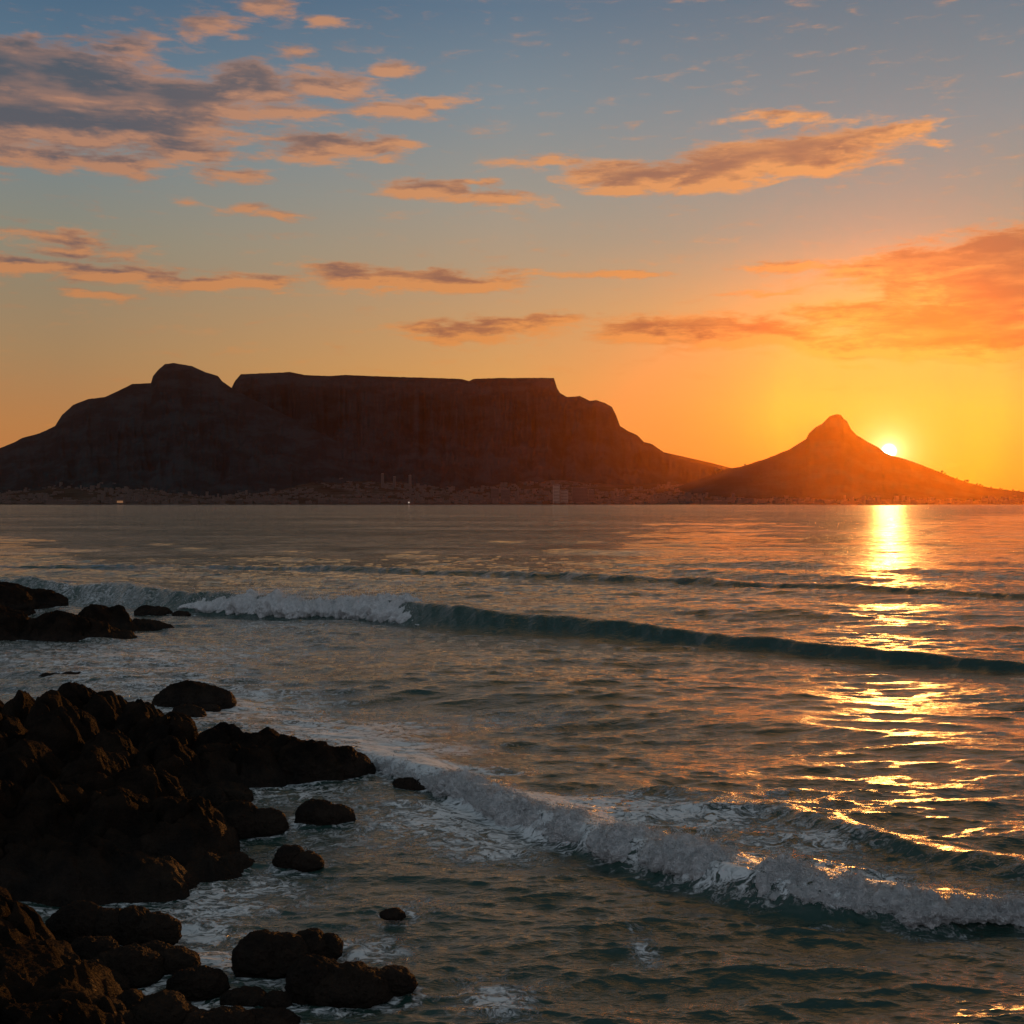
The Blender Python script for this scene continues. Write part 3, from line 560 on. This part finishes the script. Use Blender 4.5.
# ------------------------------------------------------------ breaking crests: lumpy rolls of white water
def roll(name, swell, px0, px1, label, ns, nt_, back, lump, thick, seed, endfade=(.08, .08), hgain=1.0):
    gx, gy, A, off = swell
    px = 512 + gx * F / gy; k = (px >= px0) & (px <= px1); gx, gy, A = gx[k], gy[k], A[k]
    s = np.concatenate([[0], np.cumsum(np.hypot(np.diff(gx), np.diff(gy)))]); q = np.linspace(0, s[-1], ns)
    cx = np.interp(q, s, gx); cyv = np.interp(q, s, gy); Am = np.interp(q, s, A) * hgain
    ef = sm(0, endfade[0], q / s[-1]) * sm(0, endfade[1], 1 - q / s[-1]); ef = ef * (.82 + .75 * fbm(q * .9, q * 0 + seed, q * 0, 4)); ef = np.clip(ef, 0, 1.25)
    tx = np.gradient(cx); ty = np.gradient(cyv); l = np.hypot(tx, ty); kk = np.hanning(61); kk /= kk.sum()
    nx = np.convolve(np.pad(-ty / l, 30, mode='edge'), kk, 'valid'); ny = np.convolve(np.pad(tx / l, 30, mode='edge'), kk, 'valid')
    # profile from the toe over the bulging front and the crest to the back
    pp = np.array([(-.10, -.25), (-.28, .10), (-.30, .35), (-.10, .62), (.35, .86), (.8, 1.0), (1.25, .98), (1.9, .8), (2.9, .42), (3.6, -.1)]); pl = np.concatenate([[0], np.cumsum(np.hypot(*np.diff(pp, axis=0).T))]); tt = np.linspace(0, pl[-1], nt_)
    po = np.interp(tt, pl, pp[:, 0]); pz = np.interp(tt, pl, pp[:, 1]); k3 = np.hanning(max(5, nt_ // 8)); k3 /= k3.sum(); hp = len(k3) // 2
    po = np.convolve(np.pad(po, hp, mode='edge'), k3, 'valid')[:nt_]; pz = np.convolve(np.pad(pz, hp, mode='edge'), k3, 'valid')[:nt_]
    O = po[None, :] * Am[:, None] * back * (.6 + .4 * ef[:, None]); Z = (pz[None, :] * Am[:, None]) * (.25 + .75 * ef[:, None])
    X = cx[:, None] + nx[:, None] * O; Yv = cyv[:, None] + ny[:, None] * O
    do = np.gradient(po) ; dz_ = np.gradient(pz); ln = np.hypot(do, dz_) + 1e-9; no, nz = -dz_ / ln, do / ln
    b1 = np.abs(fbm(X / lump, Yv / lump, Z / lump + seed, 3, .5)); b2 = fbm(X / lump * 3.1, Yv / lump * 3.1, Z / lump * 3.1 + seed, 4, .6, ridged=False); b3 = fbm(X / lump * 13, Yv / lump * 13, Z / lump * 13 + seed, 3, .65)
    dsp = thick * (1.5 * b1 + .45 * np.abs(b2) + .2 * b3 - .2) * np.clip(ef[:, None], .0, 1)
    sw_ = .55 * fbm(q[:, None] * 1.6, tt[None, :] * .5, seed + 0 * O, 3) * Am[:, None]; X = X + nx[:, None] * sw_; Yv = Yv + ny[:, None] * sw_
    dsp = dsp + thick * .55 * fbm(q[:, None] * 4.5, tt[None, :] * 1.3 + seed, 0 * O, 4, .6) * np.clip(ef[:, None], 0, 1)
    dsp = dsp - .12 * thick * (1 - np.clip(ef[:, None], 0, 1)) * 6
    X = X + nx[:, None] * no[None, :] * dsp; Yv = Yv + ny[:, None] * no[None, :] * dsp; Z = Z + nz[None, :] * dsp
    V = np.stack([X, Yv, Z], -1)
    o = mesh_obj(name, V.reshape(-1, 3), grid_faces(ns, nt_), mF); tag(o, label, 'sea foam', None, 'stuff')
    return V, ef
VW, efW = roll('sea_foam', swells[2], 335, 1130, 'tumbling white foam of the near breaking wave', 2100, 220, .78, .42, .17, 4., (.10, .02), .98)
VM, efM = roll('sea_foam', swells[0], 150, 432, 'white foam on the middle wave breaking near the rocks', 1100, 90, .8, .5, .26, 9., (.42, .20), 1.25)
# spray and froth flecks thrown off both crests
def flecks(Vg, ef, n_, t0, t1, sz, up, seed, label):
    r = np.random.default_rng(seed); ns, nt_, _ = Vg.shape
    i = r.integers(0, ns, n_); j = (r.uniform(t0, t1, n_) * nt_).astype(int); keep = r.random(n_) < ef[i]; i, j = i[keep], j[keep]; m_ = len(i)
    c = Vg[i, j] + r.normal(size=(m_, 3)) * np.array([sz * 4, sz * 4, sz * 2]) + np.array([0, 0, 1]) * (r.exponential(up, m_))[:, None]
    V0 = np.array([(1, 0, 0), (-1, 0, 0), (0, 1, 0), (0, -1, 0), (0, 0, 1), (0, 0, -1)], float); F0 = np.array([(0, 2, 4), (2, 1, 4), (1, 3, 4), (3, 0, 4), (2, 0, 5), (1, 2, 5), (3, 1, 5), (0, 3, 5)])
    s = sz * r.lognormal(0, .5, m_)
    V = (c[:, None, :] + V0[None] * s[:, None, None] * r.uniform(.6, 1.4, (m_, 1, 3))).reshape(-1, 3)
    FF = (F0[None] + (np.arange(m_) * 6)[:, None, None]).reshape(-1, 3)
    tag(mesh_obj('sea_spray', V, FF, mF), label, 'sea spray', None, 'stuff')
flecks(VW, efW, 80000, .02, .85, .0055, .030, 5, 'fine spray and froth flecks on the near breaking wave')
flecks(VM, efM, 16000, .25, .75, .012, .13, 6, 'fine spray blowing off the middle breaking wave')

# ------------------------------------------------------------ haze over the bay
mH = bpy.data.materials.new('haze'); mH.use_nodes = True; t = mH.node_tree; t.nodes.remove(t.nodes['Principled BSDF'])
pv = t.nodes.new('ShaderNodeVolumePrincipled'); pv.inputs['Color'].default_value = (.95, .36, .02, 1); pv.inputs['Density'].default_value = HAZE; pv.inputs['Anisotropy'].default_value = .925
t.links.new(pv.outputs[0], t.nodes['Material Output'].inputs['Volume'])
hz = mesh_obj('haze', box_np(0, 8500, -42, 80000, 19000, 1400 + 42), BF, mH, None, False); tag(hz, 'thin warm haze over the bay', None, None, 'stuff')
